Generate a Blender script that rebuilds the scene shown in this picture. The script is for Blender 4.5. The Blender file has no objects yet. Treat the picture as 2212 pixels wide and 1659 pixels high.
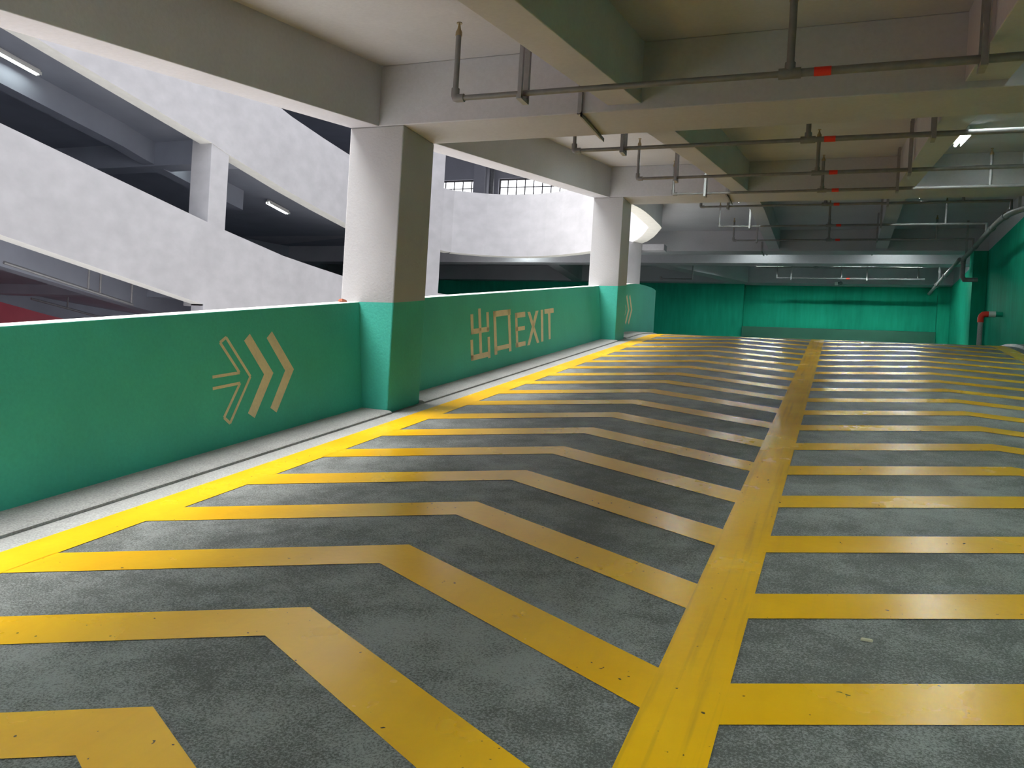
import bpy, bmesh, math, random
from mathutils import Vector, Matrix
random.seed(7)
SC = bpy.context.scene
COL = SC.collection

# ------------------------------------------------------------------ camera
F_PX, PITCH, ROLL, YAW = 1796.49, -0.00578, 0.05889, -0.37135
SLOPE = 0.14465                    # the ramp climbs 14.5 %
EYE = 1.4
def camera_axes(p, r, y):
    cy, sy, cp, sp, cr, sr = math.cos(y), math.sin(y), math.cos(p), math.sin(p), math.cos(r), math.sin(r)
    fwd, right, up = Vector((sy, cy, 0)), Vector((cy, -sy, 0)), Vector((0, 0, 1))
    f2 = fwd * cp + up * sp
    u2 = up * cp - fwd * sp
    return right * cr + u2 * sr, u2 * cr - right * sr, f2
AX_R, AX_U, AX_F = camera_axes(PITCH, ROLL, YAW)
cam_data = bpy.data.cameras.new('camera')
cam_data.sensor_width = 36.0
cam_data.lens = 36.0 * F_PX / 2212.0
cam_data.clip_start, cam_data.clip_end = 0.05, 400
cam = bpy.data.objects.new('camera', cam_data)
COL.objects.link(cam)
cam.matrix_world = Matrix((
    (AX_R.x, AX_U.x, -AX_F.x, 0.0),
    (AX_R.y, AX_U.y, -AX_F.y, 0.0),
    (AX_R.z, AX_U.z, -AX_F.z, EYE),
    (0, 0, 0, 1)))
SC.camera = cam

# ------------------------------------------------------------------ sky and exposure
SKY_STRENGTH = 3.0
TUBE_STRENGTH = 220.0
world = bpy.data.worlds.new('sky')
SC.world = world
world.use_nodes = True
bg = world.node_tree.nodes['Background']
bg.inputs['Color'].default_value = (0.93, 0.95, 1.0, 1)
bg.inputs['Strength'].default_value = SKY_STRENGTH
# hazy sun high over the light well, broad and soft
SUN_STRENGTH = 10.5
sun_data = bpy.data.lights.new('hazy_sun', 'SUN')
sun_data.energy = SUN_STRENGTH
sun_data.angle = math.radians(34)
sun_data.color = (1.0, 0.97, 0.92)
sun = bpy.data.objects.new('hazy_sun', sun_data)
COL.objects.link(sun)
sun.rotation_euler = Vector((0.43, 0.16, -1.0)).to_track_quat('-Z', 'Y').to_euler()
sun.location = (-9, -4, 30)
vs = SC.view_settings
vs.view_transform = 'Standard'
vs.look = 'None'
vs.exposure = 0.0
vs.gamma = 1.0
vs.use_curve_mapping = False
SC.cycles.max_bounces = 9
SC.cycles.diffuse_bounces = 6
SC.cycles.use_denoising = True

# ------------------------------------------------------------------ ramp profile
Y_A, Y_B, Y_CREST = 16.9, 19.3, 18.1
Z_LAND = SLOPE * Y_CREST
def zf(y):
    if y <= Y_A: return SLOPE * y
    if y >= Y_B: return Z_LAND
    t = y - Y_A
    return SLOPE * Y_A + SLOPE * t - SLOPE * t * t / (2 * (Y_B - Y_A))
def ysamples(y0, y1):
    out = [y0]
    for k in range(13):
        y = Y_A + (Y_B - Y_A) * k / 12
        if y0 + 1e-4 < y < y1 - 1e-4: out.append(y)
    out.append(y1)
    return out
XP, XPT, XO, XC = -4.2306, -4.3364, -4.5492, -3.9612   # parapet foot, parapet lip, void side, column face
HP, HB, HS, HT = 1.0543, 2.7466, 3.3247, 3.475         # parapet top, beam soffit, slab soffit, next floor
XR = 3.4                                               # right wall
BEAM_Y = [(-1.52, 0.643), (6.948, 0.643), (15.417, 0.668), (24.0, 0.64)]
Y_BACK, Y_FAR = -9.6, 31.6

# ------------------------------------------------------------------ materials
def mat(name, color, rough=0.8, metal=0.0, noise=None, bump=None, spec=0.5):
    m = bpy.data.materials.new(name)
    m.use_nodes = True
    nt = m.node_tree
    b = nt.nodes['Principled BSDF']
    b.inputs['Base Color'].default_value = (*color, 1)
    b.inputs['Roughness'].default_value = rough
    b.inputs['Metallic'].default_value = metal
    b.inputs['Specular IOR Level'].default_value = spec
    geo = nt.nodes.new('ShaderNodeNewGeometry')
    if noise:
        c = None
        for (scale, amount, stretch) in noise:
            mp = nt.nodes.new('ShaderNodeMapping'); mp.inputs['Scale'].default_value = stretch
            nt.links.new(geo.outputs['Position'], mp.inputs['Vector'])
            n = nt.nodes.new('ShaderNodeTexNoise'); n.inputs['Scale'].default_value = scale
            n.inputs['Detail'].default_value = 5
            nt.links.new(mp.outputs['Vector'], n.inputs['Vector'])
            r = nt.nodes.new('ShaderNodeMapRange')
            r.inputs['From Min'].default_value = 0.3; r.inputs['From Max'].default_value = 0.7
            r.inputs['To Min'].default_value = 1 - amount; r.inputs['To Max'].default_value = 1 + amount
            nt.links.new(n.outputs['Fac'], r.inputs['Value'])
            if c is None: c = r.outputs['Result']
            else:
                mm = nt.nodes.new('ShaderNodeMath'); mm.operation = 'MULTIPLY'
                nt.links.new(c, mm.inputs[0]); nt.links.new(r.outputs['Result'], mm.inputs[1]); c = mm.outputs[0]
        vm = nt.nodes.new('ShaderNodeVectorMath'); vm.operation = 'SCALE'
        vm.inputs[0].default_value = color
        nt.links.new(c, vm.inputs['Scale'])
        nt.links.new(vm.outputs['Vector'], b.inputs['Base Color'])
    if bump:
        n = nt.nodes.new('ShaderNodeTexNoise'); n.inputs['Scale'].default_value = bump[0]; n.inputs['Detail'].default_value = 4
        nt.links.new(geo.outputs['Position'], n.inputs['Vector'])
        bp = nt.nodes.new('ShaderNodeBump'); bp.inputs['Strength'].default_value = bump[1]; bp.inputs['Distance'].default_value = 0.01
        nt.links.new(n.outputs['Fac'], bp.inputs['Height'])
        nt.links.new(bp.outputs['Normal'], b.inputs['Normal'])
    return m
ONE = (1, 1, 1)
M = {}
M['concrete'] = mat('painted_concrete', (0.465, 0.465, 0.505), 0.75, noise=[(1.2, 0.06, ONE), (30, 0.04, ONE)], bump=(60, 0.12))
M['deck'] = mat('shade_toned_deck', (0.32, 0.34, 0.40), 0.8, noise=[(1.2, 0.08, ONE)])  # concrete darkened so deck interiors look dim; the shade is in the colour
M['column'] = mat('column_paint', (0.40, 0.40, 0.415), 0.75, noise=[(2.0, 0.04, ONE)], bump=(45, 0.25))
M['white'] = mat('white_wall_paint', (0.42, 0.415, 0.435), 0.8, noise=[(0.7, 0.05, ONE), (2.6, 0.07, (1, 1, 1.4))])
M['lip'] = mat('white_lip_paint', (0.82, 0.81, 0.77), 0.7, noise=[(6, 0.04, ONE)])
M['green'] = mat('green_wall_paint', (0.050, 0.460, 0.370), 0.7, noise=[(1.5, 0.08, ONE), (40, 0.05, ONE)], bump=(50, 0.18))
M['green_wall'] = mat('green_outer_wall_paint', (0.016, 0.360, 0.230), 0.75, noise=[(0.9, 0.16, (1, 1, 0.5)), (9, 0.10, (1, 1, 0.12))], spec=0.06)
M['green_shade'] = mat('shade_green_plinth', (0.012, 0.130, 0.080), 0.5, noise=[(1.5, 0.1, ONE)])  # wall green darkened to stand in for shade at the wall foot
M['red'] = mat('red_wall_paint', (0.62, 0.07, 0.11), 0.5, noise=[(1.5, 0.08, ONE)])
M['pipe'] = mat('grey_pipe_paint', (0.20, 0.20, 0.205), 0.45, 0.2, noise=[(14, 0.12, ONE)])
M['steel'] = mat('galvanised_steel', (0.30, 0.30, 0.31), 0.45, 0.3, noise=[(20, 0.1, ONE)])
M['bronze'] = mat('brass_fitting', (0.35, 0.28, 0.16), 0.4, 0.7)
M['redtape'] = mat('red_tape', (0.75, 0.03, 0.015), 0.5)
M['plastic'] = mat('white_plastic', (0.75, 0.75, 0.73), 0.4)
M['dark'] = mat('dark_plastic', (0.03, 0.03, 0.03), 0.5)
M['letter'] = mat('cream_sign_paint', (0.72, 0.64, 0.46), 0.6, noise=[(9, 0.06, ONE), (50, 0.05, ONE)])
M['kerb'] = mat('kerb_concrete', (0.33, 0.335, 0.335), 0.75, noise=[(3, 0.10, ONE), (90, 0.28, ONE)], bump=(90, 0.3))
M['brick'] = mat('brick_red', (0.30, 0.09, 0.05), 0.9, noise=[(40, 0.2, ONE)])
M['chip'] = mat('cream_chip', (0.50, 0.47, 0.34), 0.8, noise=[(60, 0.2, ONE)])
M['bars'] = mat('dark_grille_paint', (0.12, 0.11, 0.11), 0.6)

def floor_material():
    m = bpy.data.materials.new('worn_grey_floor_coating'); m.use_nodes = True
    nt = m.node_tree; b = nt.nodes['Principled BSDF']; N = nt.nodes.new; K = nt.links.new
    geo = N('ShaderNodeNewGeometry')
    def noise(scale, detail=4, rough=0.6):
        n = N('ShaderNodeTexNoise'); n.inputs['Scale'].default_value = scale; n.inputs['Detail'].default_value = detail
        n.inputs['Roughness'].default_value = rough
        K(geo.outputs['Position'], n.inputs['Vector']); return n.outputs['Fac']
    fine, big, mid = noise(120, 6, 0.8), noise(0.9, 5), noise(5.5, 5)
    add = N('ShaderNodeMath'); add.operation = 'MULTIPLY_ADD'
    K(big, add.inputs[0]); add.inputs[1].default_value = 0.42; K(fine, add.inputs[2])
    add2 = N('ShaderNodeMath'); add2.operation = 'MULTIPLY_ADD'
    K(mid, add2.inputs[0]); add2.inputs[1].default_value = 0.30; K(add.outputs[0], add2.inputs[2])
    ramp = N('ShaderNodeValToRGB')
    e = ramp.color_ramp.elements
    e[0].position = 0.79; e[0].color = (0.085, 0.090, 0.086, 1)
    e[1].position = 0.95; e[1].color = (0.30, 0.315, 0.315, 1)
    mid_e = ramp.color_ramp.elements.new(0.87); mid_e.color = (0.19, 0.20, 0.195, 1)
    K(add2.outputs[0], ramp.inputs['Fac'])
    K(ramp.outputs['Color'], b.inputs['Base Color'])
    b.inputs['Roughness'].default_value = 0.5
    b.inputs['Specular IOR Level'].default_value = 0.22
    bp = N('ShaderNodeBump'); bp.inputs['Strength'].default_value = 0.35; bp.inputs['Distance'].default_value = 0.006
    K(fine, bp.inputs['Height']); K(bp.outputs['Normal'], b.inputs['Normal'])
    return m
M['floor'] = floor_material()

def yellow_material(name, scuff):
    m = bpy.data.materials.new(name); m.use_nodes = True
    nt = m.node_tree; b = nt.nodes['Principled BSDF']; N = nt.nodes.new; K = nt.links.new
    geo = N('ShaderNodeNewGeometry')
    n1 = N('ShaderNodeTexNoise'); n1.inputs['Scale'].default_value = 1.6; n1.inputs['Detail'].default_value = 5
    K(geo.outputs['Position'], n1.inputs['Vector'])
    r1 = N('ShaderNodeValToRGB')
    r1.color_ramp.elements[0].position = 0.35; r1.color_ramp.elements[0].color = (0.84, 0.445, 0.004, 1)
    r1.color_ramp.elements[1].position = 0.65; r1.color_ramp.elements[1].color = (0.93, 0.525, 0.008, 1)
    K(n1.outputs['Fac'], r1.inputs['Fac'])
    # sparse dark pits
    v = N('ShaderNodeTexNoise'); v.inputs['Scale'].default_value = 38; v.inputs['Detail'].default_value = 1
    K(geo.outputs['Position'], v.inputs['Vector'])
    pit = N('ShaderNodeMapRange'); pit.inputs['From Min'].default_value = 0.765; pit.inputs['From Max'].default_value = 0.785
    K(v.outputs['Fac'], pit.inputs['Value'])
    mx = N('ShaderNodeMix'); mx.data_type = 'RGBA'
    K(pit.outputs['Result'], mx.inputs['Factor']); K(r1.outputs['Color'], mx.inputs['A'])
    mx.inputs['B'].default_value = (0.10, 0.075, 0.02, 1)
    mp = N('ShaderNodeMapping'); mp.inputs['Scale'].default_value = (16, 0.5, 1)
    K(geo.outputs['Position'], mp.inputs['Vector'])
    sc = N('ShaderNodeTexNoise'); sc.inputs['Scale'].default_value = 1.5; sc.inputs['Detail'].default_value = 5
    K(mp.outputs['Vector'], sc.inputs['Vector'])
    sr = N('ShaderNodeMapRange'); sr.inputs['From Min'].default_value = 0.52; sr.inputs['From Max'].default_value = 0.75
    sr.inputs['To Min'].default_value = 0.0; sr.inputs['To Max'].default_value = scuff
    K(sc.outputs['Fac'], sr.inputs['Value'])
    mx2 = N('ShaderNodeMix'); mx2.data_type = 'RGBA'
    K(sr.outputs['Result'], mx2.inputs['Factor']); K(mx.outputs['Result'], mx2.inputs['A'])
    mx2.inputs['B'].default_value = (0.42, 0.26, 0.03, 1)
    K(mx2.outputs['Result'], b.inputs['Base Color'])
    rr = N('ShaderNodeMapRange'); rr.inputs['To Min'].default_value = 0.22; rr.inputs['To Max'].default_value = 0.29
    rr.inputs['From Min'].default_value = 0.3; rr.inputs['From Max'].default_value = 0.7
    K(n1.outputs['Fac'], rr.inputs['Value']); K(rr.outputs['Result'], b.inputs['Roughness'])
    b.inputs['Specular IOR Level'].default_value = 0.38
    n2 = N('ShaderNodeTexNoise'); n2.inputs['Scale'].default_value = 30; n2.inputs['Detail'].default_value = 3
    K(geo.outputs['Position'], n2.inputs['Vector'])
    bp = N('ShaderNodeBump'); bp.inputs['Strength'].default_value = 0.18; bp.inputs['Distance'].default_value = 0.006
    K(n2.outputs['Fac'], bp.inputs['Height']); K(bp.outputs['Normal'], b.inputs['Normal'])
    return m
M['yellow'] = yellow_material('yellow_road_paint', 0.06)
M['yellow_worn'] = yellow_material('scuffed_yellow_road_paint', 0.5)

def emit_material(name, strength):
    m = bpy.data.materials.new(name); m.use_nodes = True
    nt = m.node_tree; nt.nodes.remove(nt.nodes['Principled BSDF'])
    e = nt.nodes.new('ShaderNodeEmission'); e.inputs['Color'].default_value = (0.90, 1.0, 0.95, 1)
    e.inputs['Strength'].default_value = strength
    nt.links.new(e.outputs['Emission'], nt.nodes['Material Output'].inputs['Surface'])
    return m
M['tube'] = emit_material('lit_tube', TUBE_STRENGTH)
M['tube_soft'] = emit_material('soft_lit_tube', TUBE_STRENGTH * 0.5)
M['tube_weak'] = emit_material('weak_lit_tube', TUBE_STRENGTH * 0.13)

# ------------------------------------------------------------------ mesh helpers
class MB:
    def __init__(self): self.v, self.f, self.m = [], [], []
    def face(self, pts, mi=0):
        i = len(self.v); self.v += [tuple(p) for p in pts]; self.f.append(tuple(range(i, i + len(pts)))); self.m.append(mi)
    def box(self, x0, x1, y0, y1, z0, z1, mi=0):
        self.hexa([(x0, y0, z0), (x1, y0, z0), (x1, y1, z0), (x0, y1, z0)], [(x0, y0, z1), (x1, y0, z1), (x1, y1, z1), (x0, y1, z1)], mi)
    def hexa(self, lo, hi, mi=0):
        i = len(self.v); self.v += [tuple(p) for p in lo] + [tuple(p) for p in hi]
        n = len(lo)
        self.f.append(tuple(range(i, i + n))); self.m.append(mi)
        self.f.append(tuple(range(i + n, i + 2 * n))); self.m.append(mi)
        for k in range(n):
            self.f.append((i + k, i + (k + 1) % n, i + n + (k + 1) % n, i + n + k)); self.m.append(mi)
    def rings(self, rings, side_m=None, cap=(0, 0)):
        """loft closed rings; side_m gives the slot of each side"""
        i = len(self.v); n = len(rings[0])
        for r in rings: self.v += [tuple(p) for p in r]
        for a in range(len(rings) - 1):
            for k in range(n):
                k2 = (k + 1) % n
                self.f.append((i + a * n + k, i + a * n + k2, i + (a + 1) * n + k2, i + (a + 1) * n + k))
                self.m.append(side_m[k] if side_m else 0)
        if cap is not None:
            self.f.append(tuple(i + k for k in range(n))); self.m.append(cap[0])
            j = i + (len(rings) - 1) * n
            self.f.append(tuple(j + k for k in range(n))); self.m.append(cap[1])
    def tube(self, pts, r, n=12, mi=0):
        pts = [Vector(p) for p in pts]
        rings = []
        d0 = (pts[1] - pts[0]).normalized()
        ref = Vector((0, 0, 1)) if abs(d0.z) < 0.9 else Vector((1, 0, 0))
        u = d0.cross(ref).normalized()
        for k, p in enumerate(pts):
            a = (pts[k] - pts[k - 1]).normalized() if k else d0
            b = (pts[k + 1] - pts[k]).normalized() if k < len(pts) - 1 else a
            t = (a + b).normalized()
            u = (u - t * u.dot(t)).normalized()
            w = t.cross(u)
            rad = r[k] if isinstance(r, (list, tuple)) else r
            sc = 1 / max(0.5, math.cos(a.angle(b) / 2)) if k and k < len(pts) - 1 else 1
            rings.append([p + (u * math.cos(2 * math.pi * j / n) + w * math.sin(2 * math.pi * j / n)) * rad * (sc if sc < 1.3 else 1.2) for j in range(n)])
        self.rings(rings, [mi] * n, (mi, mi))
    def build(self, name, mats, parent=None, smooth=False, bevel=0.0, origin=None):
        me = bpy.data.meshes.new(name)
        v = self.v
        o = Vector((0, 0, 0))
        if origin is not None:
            o = Vector(origin); v = [tuple(Vector(p) - o) for p in v]
        me.from_pydata(v, [], self.f)
        for mm in (mats if isinstance(mats, (list, tuple)) else [mats]): me.materials.append(M[mm])
        me.polygons.foreach_set('material_index', self.m)
        bm = bmesh.new(); bm.from_mesh(me)
        bmesh.ops.remove_doubles(bm, verts=bm.verts, dist=1e-5)
        bmesh.ops.recalc_face_normals(bm, faces=bm.faces)
        bm.to_mesh(me); bm.free()
        if smooth:
            me.polygons.foreach_set('use_smooth', [True] * len(me.polygons))
            try: me.set_sharp_from_angle(angle=math.radians(40))
            except Exception: pass
        ob = bpy.data.objects.new(name, me); COL.objects.link(ob)
        if bevel:
            bv = ob.modifiers.new('bevel', 'BEVEL'); bv.width = bevel; bv.segments = 2
            bv.limit_method = 'ANGLE'; bv.angle_limit = math.radians(40)
        if parent is not None:
            ob.parent = parent
            ob.location = o - parent.location
        else: ob.location = o
        return ob
def tag(o, label=None, cat=None, group=None, kind=None):
    if label: o['label'] = label
    if cat: o['category'] = cat
    if group: o['group'] = group
    if kind: o['kind'] = kind
    return o
def struct(o, label, cat, group=None): return tag(o, label, cat, group, 'structure')
def empty(name, loc):
    o = bpy.data.objects.new(name, None); COL.objects.link(o); o.location = loc; return o
def prism(mb, prof, y0, y1, side_m=None, cap=(0, 0), zfun=zf):
    mb.rings([[(x, y, h + zfun(y)) for x, h in prof] for y in ysamples(y0, y1)], side_m, cap)

# paths around the light well: far side, round end, back along our own side
def norm2(a, b):
    d = Vector((b[0] - a[0], b[1] - a[1])); d.normalize(); return Vector((-d.y, d.x))
def offset_path(path, d):
    out = []
    for i, p in enumerate(path):
        if i == 0: n = norm2(path[0], path[1]); out.append((p[0] + n.x * d, p[1] + n.y * d)); continue
        if i == len(path) - 1: n = norm2(path[-2], path[-1]); out.append((p[0] + n.x * d, p[1] + n.y * d)); continue
        n1, n2 = norm2(path[i - 1], p), norm2(p, path[i + 1])
        n = (n1 + n2); n.normalize()
        k = d / max(0.6, n.dot(n1))
        out.append((p[0] + n.x * k, p[1] + n.y * k))
    return out
def wall_along(mb, path, z0, z1, d0, d1, side_m=(0, 0, 0, 0)):
    """a wall between offsets d0 (well side) and d1; z0, z1 lists; slots: bottom, outer, top, well side"""
    a, b = offset_path(path, d0), offset_path(path, d1)
    mb.rings([[(*a[i], z0[i]), (*b[i], z0[i]), (*b[i], z1[i]), (*a[i], z1[i])] for i in range(len(path))], side_m, (side_m[1], side_m[1]))
def lerp(tab, x):
    if x <= tab[0][0]: return tab[0][1]
    for (a, va), (b, vb) in zip(tab, tab[1:]):
        if x <= b: return va + (vb - va) * (x - a) / (b - a)
    return tab[-1][1]
OPP = [(-13, -12), (-13, 0), (-13, 9.6), (-13, 14.5), (-13, 15.06), (-13, 17.2), (-12.98, 18.6), (-12.9, 20.2), (-12.7, 21.6), (-12.35, 22.9), (-12.05, 23.65), (-11.8, 24.2)]
RING = [(-11.8, 24.2), (-11.4, 24.5), (-10.9, 24.8), (-10.1, 25.05), (-9.5, 25.06), (-8.9, 24.95), (-8.3, 24.72), (-7.72, 24.41), (-7.1, 24.03), (-6.5, 23.6), (-6.0, 23.13), (-5.6, 22.7), (-5.27, 22.19), (-5.0, 21.62), (-4.80, 21.10), (-4.66, 20.70), (-4.57, 20.45), (-4.5492, 20.2)]
OURS = [(XO, y) for y in (19.9, 19.3, 18.9, 18.5, 18.1, 17.7, 17.3, 16.9, 16.085)]
S1TOP = [(-12, 8.0), (9.6, 5.1), (14.55, 4.43), (16.7, 4.16), (20.2, 3.96), (24.2, 4.0)]
S2BOT = [(-12, 9.7), (10.1, 6.72), (14.5, 6.17), (15.06, 6.06), (17.2, 5.76), (20.2, 5.40), (24.2, 5.37)]
S2TOP = [(-12, 11.7), (10.1, 8.62), (14.5, 8.05), (16.9, 7.64), (20.2, 7.30), (24.2, 7.36)]

# ================================================================== STRUCTURE
# floor: ramp, crest and landing
fl = MB()
prism(fl, [(XO, -0.30), (3.65, -0.30), (3.65, 0.0), (XO, 0.0)], Y_BACK, Y_B)
land = [(3.65, Y_B), (3.65, 31.9), (-21.2, 31.9), (-21.2, 24.2)] + RING + [(XO, 19.9), (XO, Y_B)]
fl.hexa([(x, y, Z_LAND - 0.30) for x, y in land], [(x, y, Z_LAND) for x, y in land])
floor = struct(fl.build('floor', 'floor'), 'dark grey worn ramp floor with yellow chevrons between green walls', 'floor')

def sheet(name, poly_rows, label=None, lift=0.003, mat_name='yellow', parent=floor):
    """a painted marking: rows of floor points lofted across, following the ramp"""
    mb = MB()
    for a, b in zip(poly_rows, poly_rows[1:]):
        mb.face([(a[0][0], a[0][1], zf(a[0][1]) + lift), (a[1][0], a[1][1], zf(a[1][1]) + lift), (b[1][0], b[1][1], zf(b[1][1]) + lift), (b[0][0], b[0][1], zf(b[0][1]) + lift)])
    o = mb.build(name, mat_name, parent)
    if label: o['label'] = label
    return o
XLL, XLR, XCL, XCR, XRL, XRR = -3.72, -3.46, -0.5217, -0.2745, 2.62, 2.88
def line_rows(x0, x1, y0, y1): return [((x0, y), (x1, y)) for y in ysamples(y0, y1)]
sheet('edge_line', line_rows(XLL, XLR, Y_BACK + 0.2, 17.6) + [((-3.66, 18.1), (-3.40, 18.1)), ((-3.60, 18.6), (-3.33, 18.6)), ((-3.56, 19.3), (-3.28, 19.3))], 'yellow edge line beside the left parapet')
sheet('centre_line', line_rows(XCL, XCR, Y_BACK + 0.2, 18.7), 'yellow centre line between the two lanes', 0.0042, 'yellow_worn')
sheet('edge_line', line_rows(XRL, XRR, Y_BACK + 0.2, 19.3), 'yellow edge line beside the right wall')
PITCH_Y = 0.8317
def chevron(xa, x0, x1, ya, w, sl, sr):
    rows = []
    for k in range(7):
        t = k / 6; x = x0 + (xa - x0) * t; y = ya - (xa - x) * sl
        rows.append(((x, y), (x, y - w)))
    for k in range(1, 7):
        t = k / 6; x = xa + (x1 - xa) * t; y = ya - (x - xa) * sr
        rows.append(((x, y), (x, y - w)))
    sheet('chevron_marking', rows)
for k in range(-6, 21):
    chevron(-1.952, XLR - 0.01, XCL + 0.01, 2.055 + PITCH_Y * k, 0.284, 0.50, 0.566)
for k in range(-6, 20):
    chevron(1.19, XCR - 0.01, XRL + 0.01, 2.645 + PITCH_Y * k, 0.272, 0.40, 0.52)

# kerb along the parapet foot
kb = MB()
kprof = [(XP - 0.05, -0.02), (-3.90, -0.02), (-3.905, 0.018), (-3.93, 0.030), (XP - 0.05, 0.040)]
for y0, y1 in [(Y_BACK, -1.53), (-0.87, 6.94), (7.60, 15.41), (16.09, 19.9)]:
    prism(kb, kprof, y0, y1)
kpath = [(-3.90, 19.9), (-3.92, 20.4), (-4.02, 20.9), (-4.2, 21.5), (-4.5, 22.2)]
kb.rings([[(x - 0.38, y - 0.1, Z_LAND - 0.02), (x, y, Z_LAND - 0.02), (x, y, Z_LAND + 0.02), (x - 0.38, y - 0.1, Z_LAND + 0.04)] for x, y in kpath])
struct(kb.build('kerb', 'kerb', smooth=True), 'pale concrete kerb strip along the foot of the green parapets', 'kerb')
sh_ = MB()
prism(sh_, [(-3.905, -0.02), (XLL + 0.01, -0.02), (XLL + 0.01, 0.0022), (-3.905, 0.0022)], Y_BACK, 19.3)
struct(sh_.build('gutter_floor', 'kerb'), 'strip of bare pale floor between the kerb and yellow edge line', 'floor')

# left parapets
par_prof = [(XO, -0.28), (XP, -0.28), (XP, 0.0), (XPT, HP), (XO, HP)]
def parapet(name, y0, y1, label):
    mb = MB(); prism(mb, par_prof, y0, y1, [1, 0, 0, 2, 1], (0, 0))
    return struct(mb.build(name, ['green', 'white', 'lip'], bevel=0.006), label, 'wall', 'green parapets beside the light well')
parapet('wall_left', Y_BACK, -1.521, 'green parapet wall lowest on the ramp, outside the view')
wall_arrow = parapet('wall_left', -0.876, 6.947, 'green parapet wall with the big arrow and white top, in front of the nearest column')
wall_exit = parapet('wall_left', 7.592, 15.416, 'green parapet wall lettered EXIT between the two columns')
lp = MB()
path = RING + OURS
ztop = []
for i, (x, y) in enumerate(path):
    if i < len(RING): ztop.append(lerp([(-12, 4.0), (-6, 3.95), (-4.55, Z_LAND + HP + 0.13)], x))
    else: ztop.append(zf(y) + HP + 0.13 * max(0.0, min(1.0, (y - 17.3) / 2.6)))
wall_along(lp, path, [min(zf(y), Z_LAND) - 0.9 for x, y in path], ztop, 0.0, XP - XO - 0.05, (1, 0, 2, 1))
wall_curve = struct(lp.build('wall_left', ['green', 'white', 'lip']), 'green parapet wall curving away round the end of the light well', 'wall', 'green parapets beside the light well')

# painted signs on the parapets (Y along the wall, H above the ramp)
def wall_x(h): return XP - (XP - XPT) * h / HP + 0.004
def sign(name, polys, parent, label, xfun=wall_x, th=0.003):
    mb = MB()
    for pl in polys:
        lo = [(xfun(h) - 0.006, y, h + zf(y)) for y, h in pl]
        hi = [(xfun(h) + th - 0.004, y, h + zf(y)) for y, h in pl]
        mb.hexa(lo, hi)
    o = mb.build(name, 'letter', parent)
    if label: o['label'] = label
    return o
def R_(y0, y1, h0, h1): return [(y0, h0), (y1, h0), (y1, h1), (y0, h1)]
def chev_poly(y, w=0.28, r=0.07):   # solid arrow chevron, tip at y
    return [[(y - 0.275, 0.862), (y, 0.524), (y - 0.115, 0.526), (y - 0.342, 0.813)], [(y, 0.524), (y - 0.243, 0.198), (y - 0.318, 0.247), (y - 0.115, 0.526)]]
def bar(p, q, w=0.022):
    (y0, h0), (y1, h1) = p, q
    d = math.hypot(y1 - y0, h1 - h0); nx, ny = -(h1 - h0) / d * w / 2, (y1 - y0) / d * w / 2
    return [(y0 + nx, h0 + ny), (y1 + nx, h1 + ny), (y1 - nx, h1 - ny), (y0 - nx, h0 - ny)]
def outline(dy=0.0):
    up = [(5.072, 0.855), (5.006, 0.821), (5.214, 0.572), (4.918, 0.574)]
    lo = [(5.094, 0.205), (5.03, 0.258), (5.217, 0.492), (4.918, 0.489)]
    tip = (5.338, 0.528)
    segs = [(up[i], up[i + 1]) for i in range(3)] + [(lo[i], lo[i + 1]) for i in range(3)] + [(up[0], tip), (lo[0], tip)]
    return [bar((a[0] + dy, a[1]), (b[0] + dy, b[1])) for a, b in segs]
sign('arrow_outline', outline(), wall_arrow, 'thin cream outline of an arrow')
sign('arrow_chevron', chev_poly(5.618), wall_arrow, 'solid cream chevron next to the outlined arrow')
sign('arrow_chevron', chev_poly(5.890), wall_arrow, 'solid cream chevron nearest the column')
sign('sign_character', [R_(9.735, 9.815, 0.284, 0.866), R_(9.495, 9.575, 0.553, 0.805), R_(9.495, 10.062, 0.553, 0.618), R_(9.990, 10.068, 0.563, 0.808),
     R_(9.470, 9.545, 0.235, 0.487), R_(9.470, 10.07, 0.226, 0.294), R_(10.005, 10.078, 0.208, 0.484)], wall_exit, 'cream Chinese character with three prongs')
sign('sign_character', [R_(10.222, 10.312, 0.229, 0.811), R_(10.225, 10.838, 0.732, 0.811), R_(10.735, 10.820, 0.226, 0.811), R_(10.228, 10.775, 0.276, 0.336)], wall_exit, 'cream Chinese character shaped like a box')
sign('sign_letter', [R_(11.005, 11.09, 0.258, 0.749), R_(11.018, 11.408, 0.674, 0.749), R_(11.012, 11.374, 0.487, 0.545), R_(10.992, 11.380, 0.258, 0.322)], wall_exit, 'cream letter E')
sign('sign_letter', [[(11.507, 0.738), (11.615, 0.738), (11.964, 0.252), (11.86, 0.252)], [(11.858, 0.739), (11.978, 0.739), (11.557, 0.25), (11.449, 0.25)]], wall_exit, 'cream letter X')
sign('sign_letter', [[(12.084, 0.743), (12.191, 0.743), (12.151, 0.256), (12.054, 0.256)]], wall_exit, 'cream letter I')
sign('sign_letter', [R_(12.253, 12.693, 0.673, 0.746), [(12.419, 0.709), (12.531, 0.709), (12.494, 0.266), (12.404, 0.266)]], wall_exit, 'cream letter T')
wx3 = lambda h: XP - 0.05 + 0.004
sign('arrow_outline', [[(y, h * 0.97) for y, h in p] for p in outline(12.105)], wall_curve, 'thin cream outline of an arrow', wx3)
sign('arrow_chevron', [[(y, h * 0.97) for y, h in p] for p in chev_poly(17.74)], wall_curve, 'solid cream chevron beside the column', wx3)
sign('arrow_chevron', [[(y, h * 0.97) for y, h in p] for p in chev_poly(18.01)], wall_curve, 'solid cream chevron furthest along', wx3)

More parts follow.
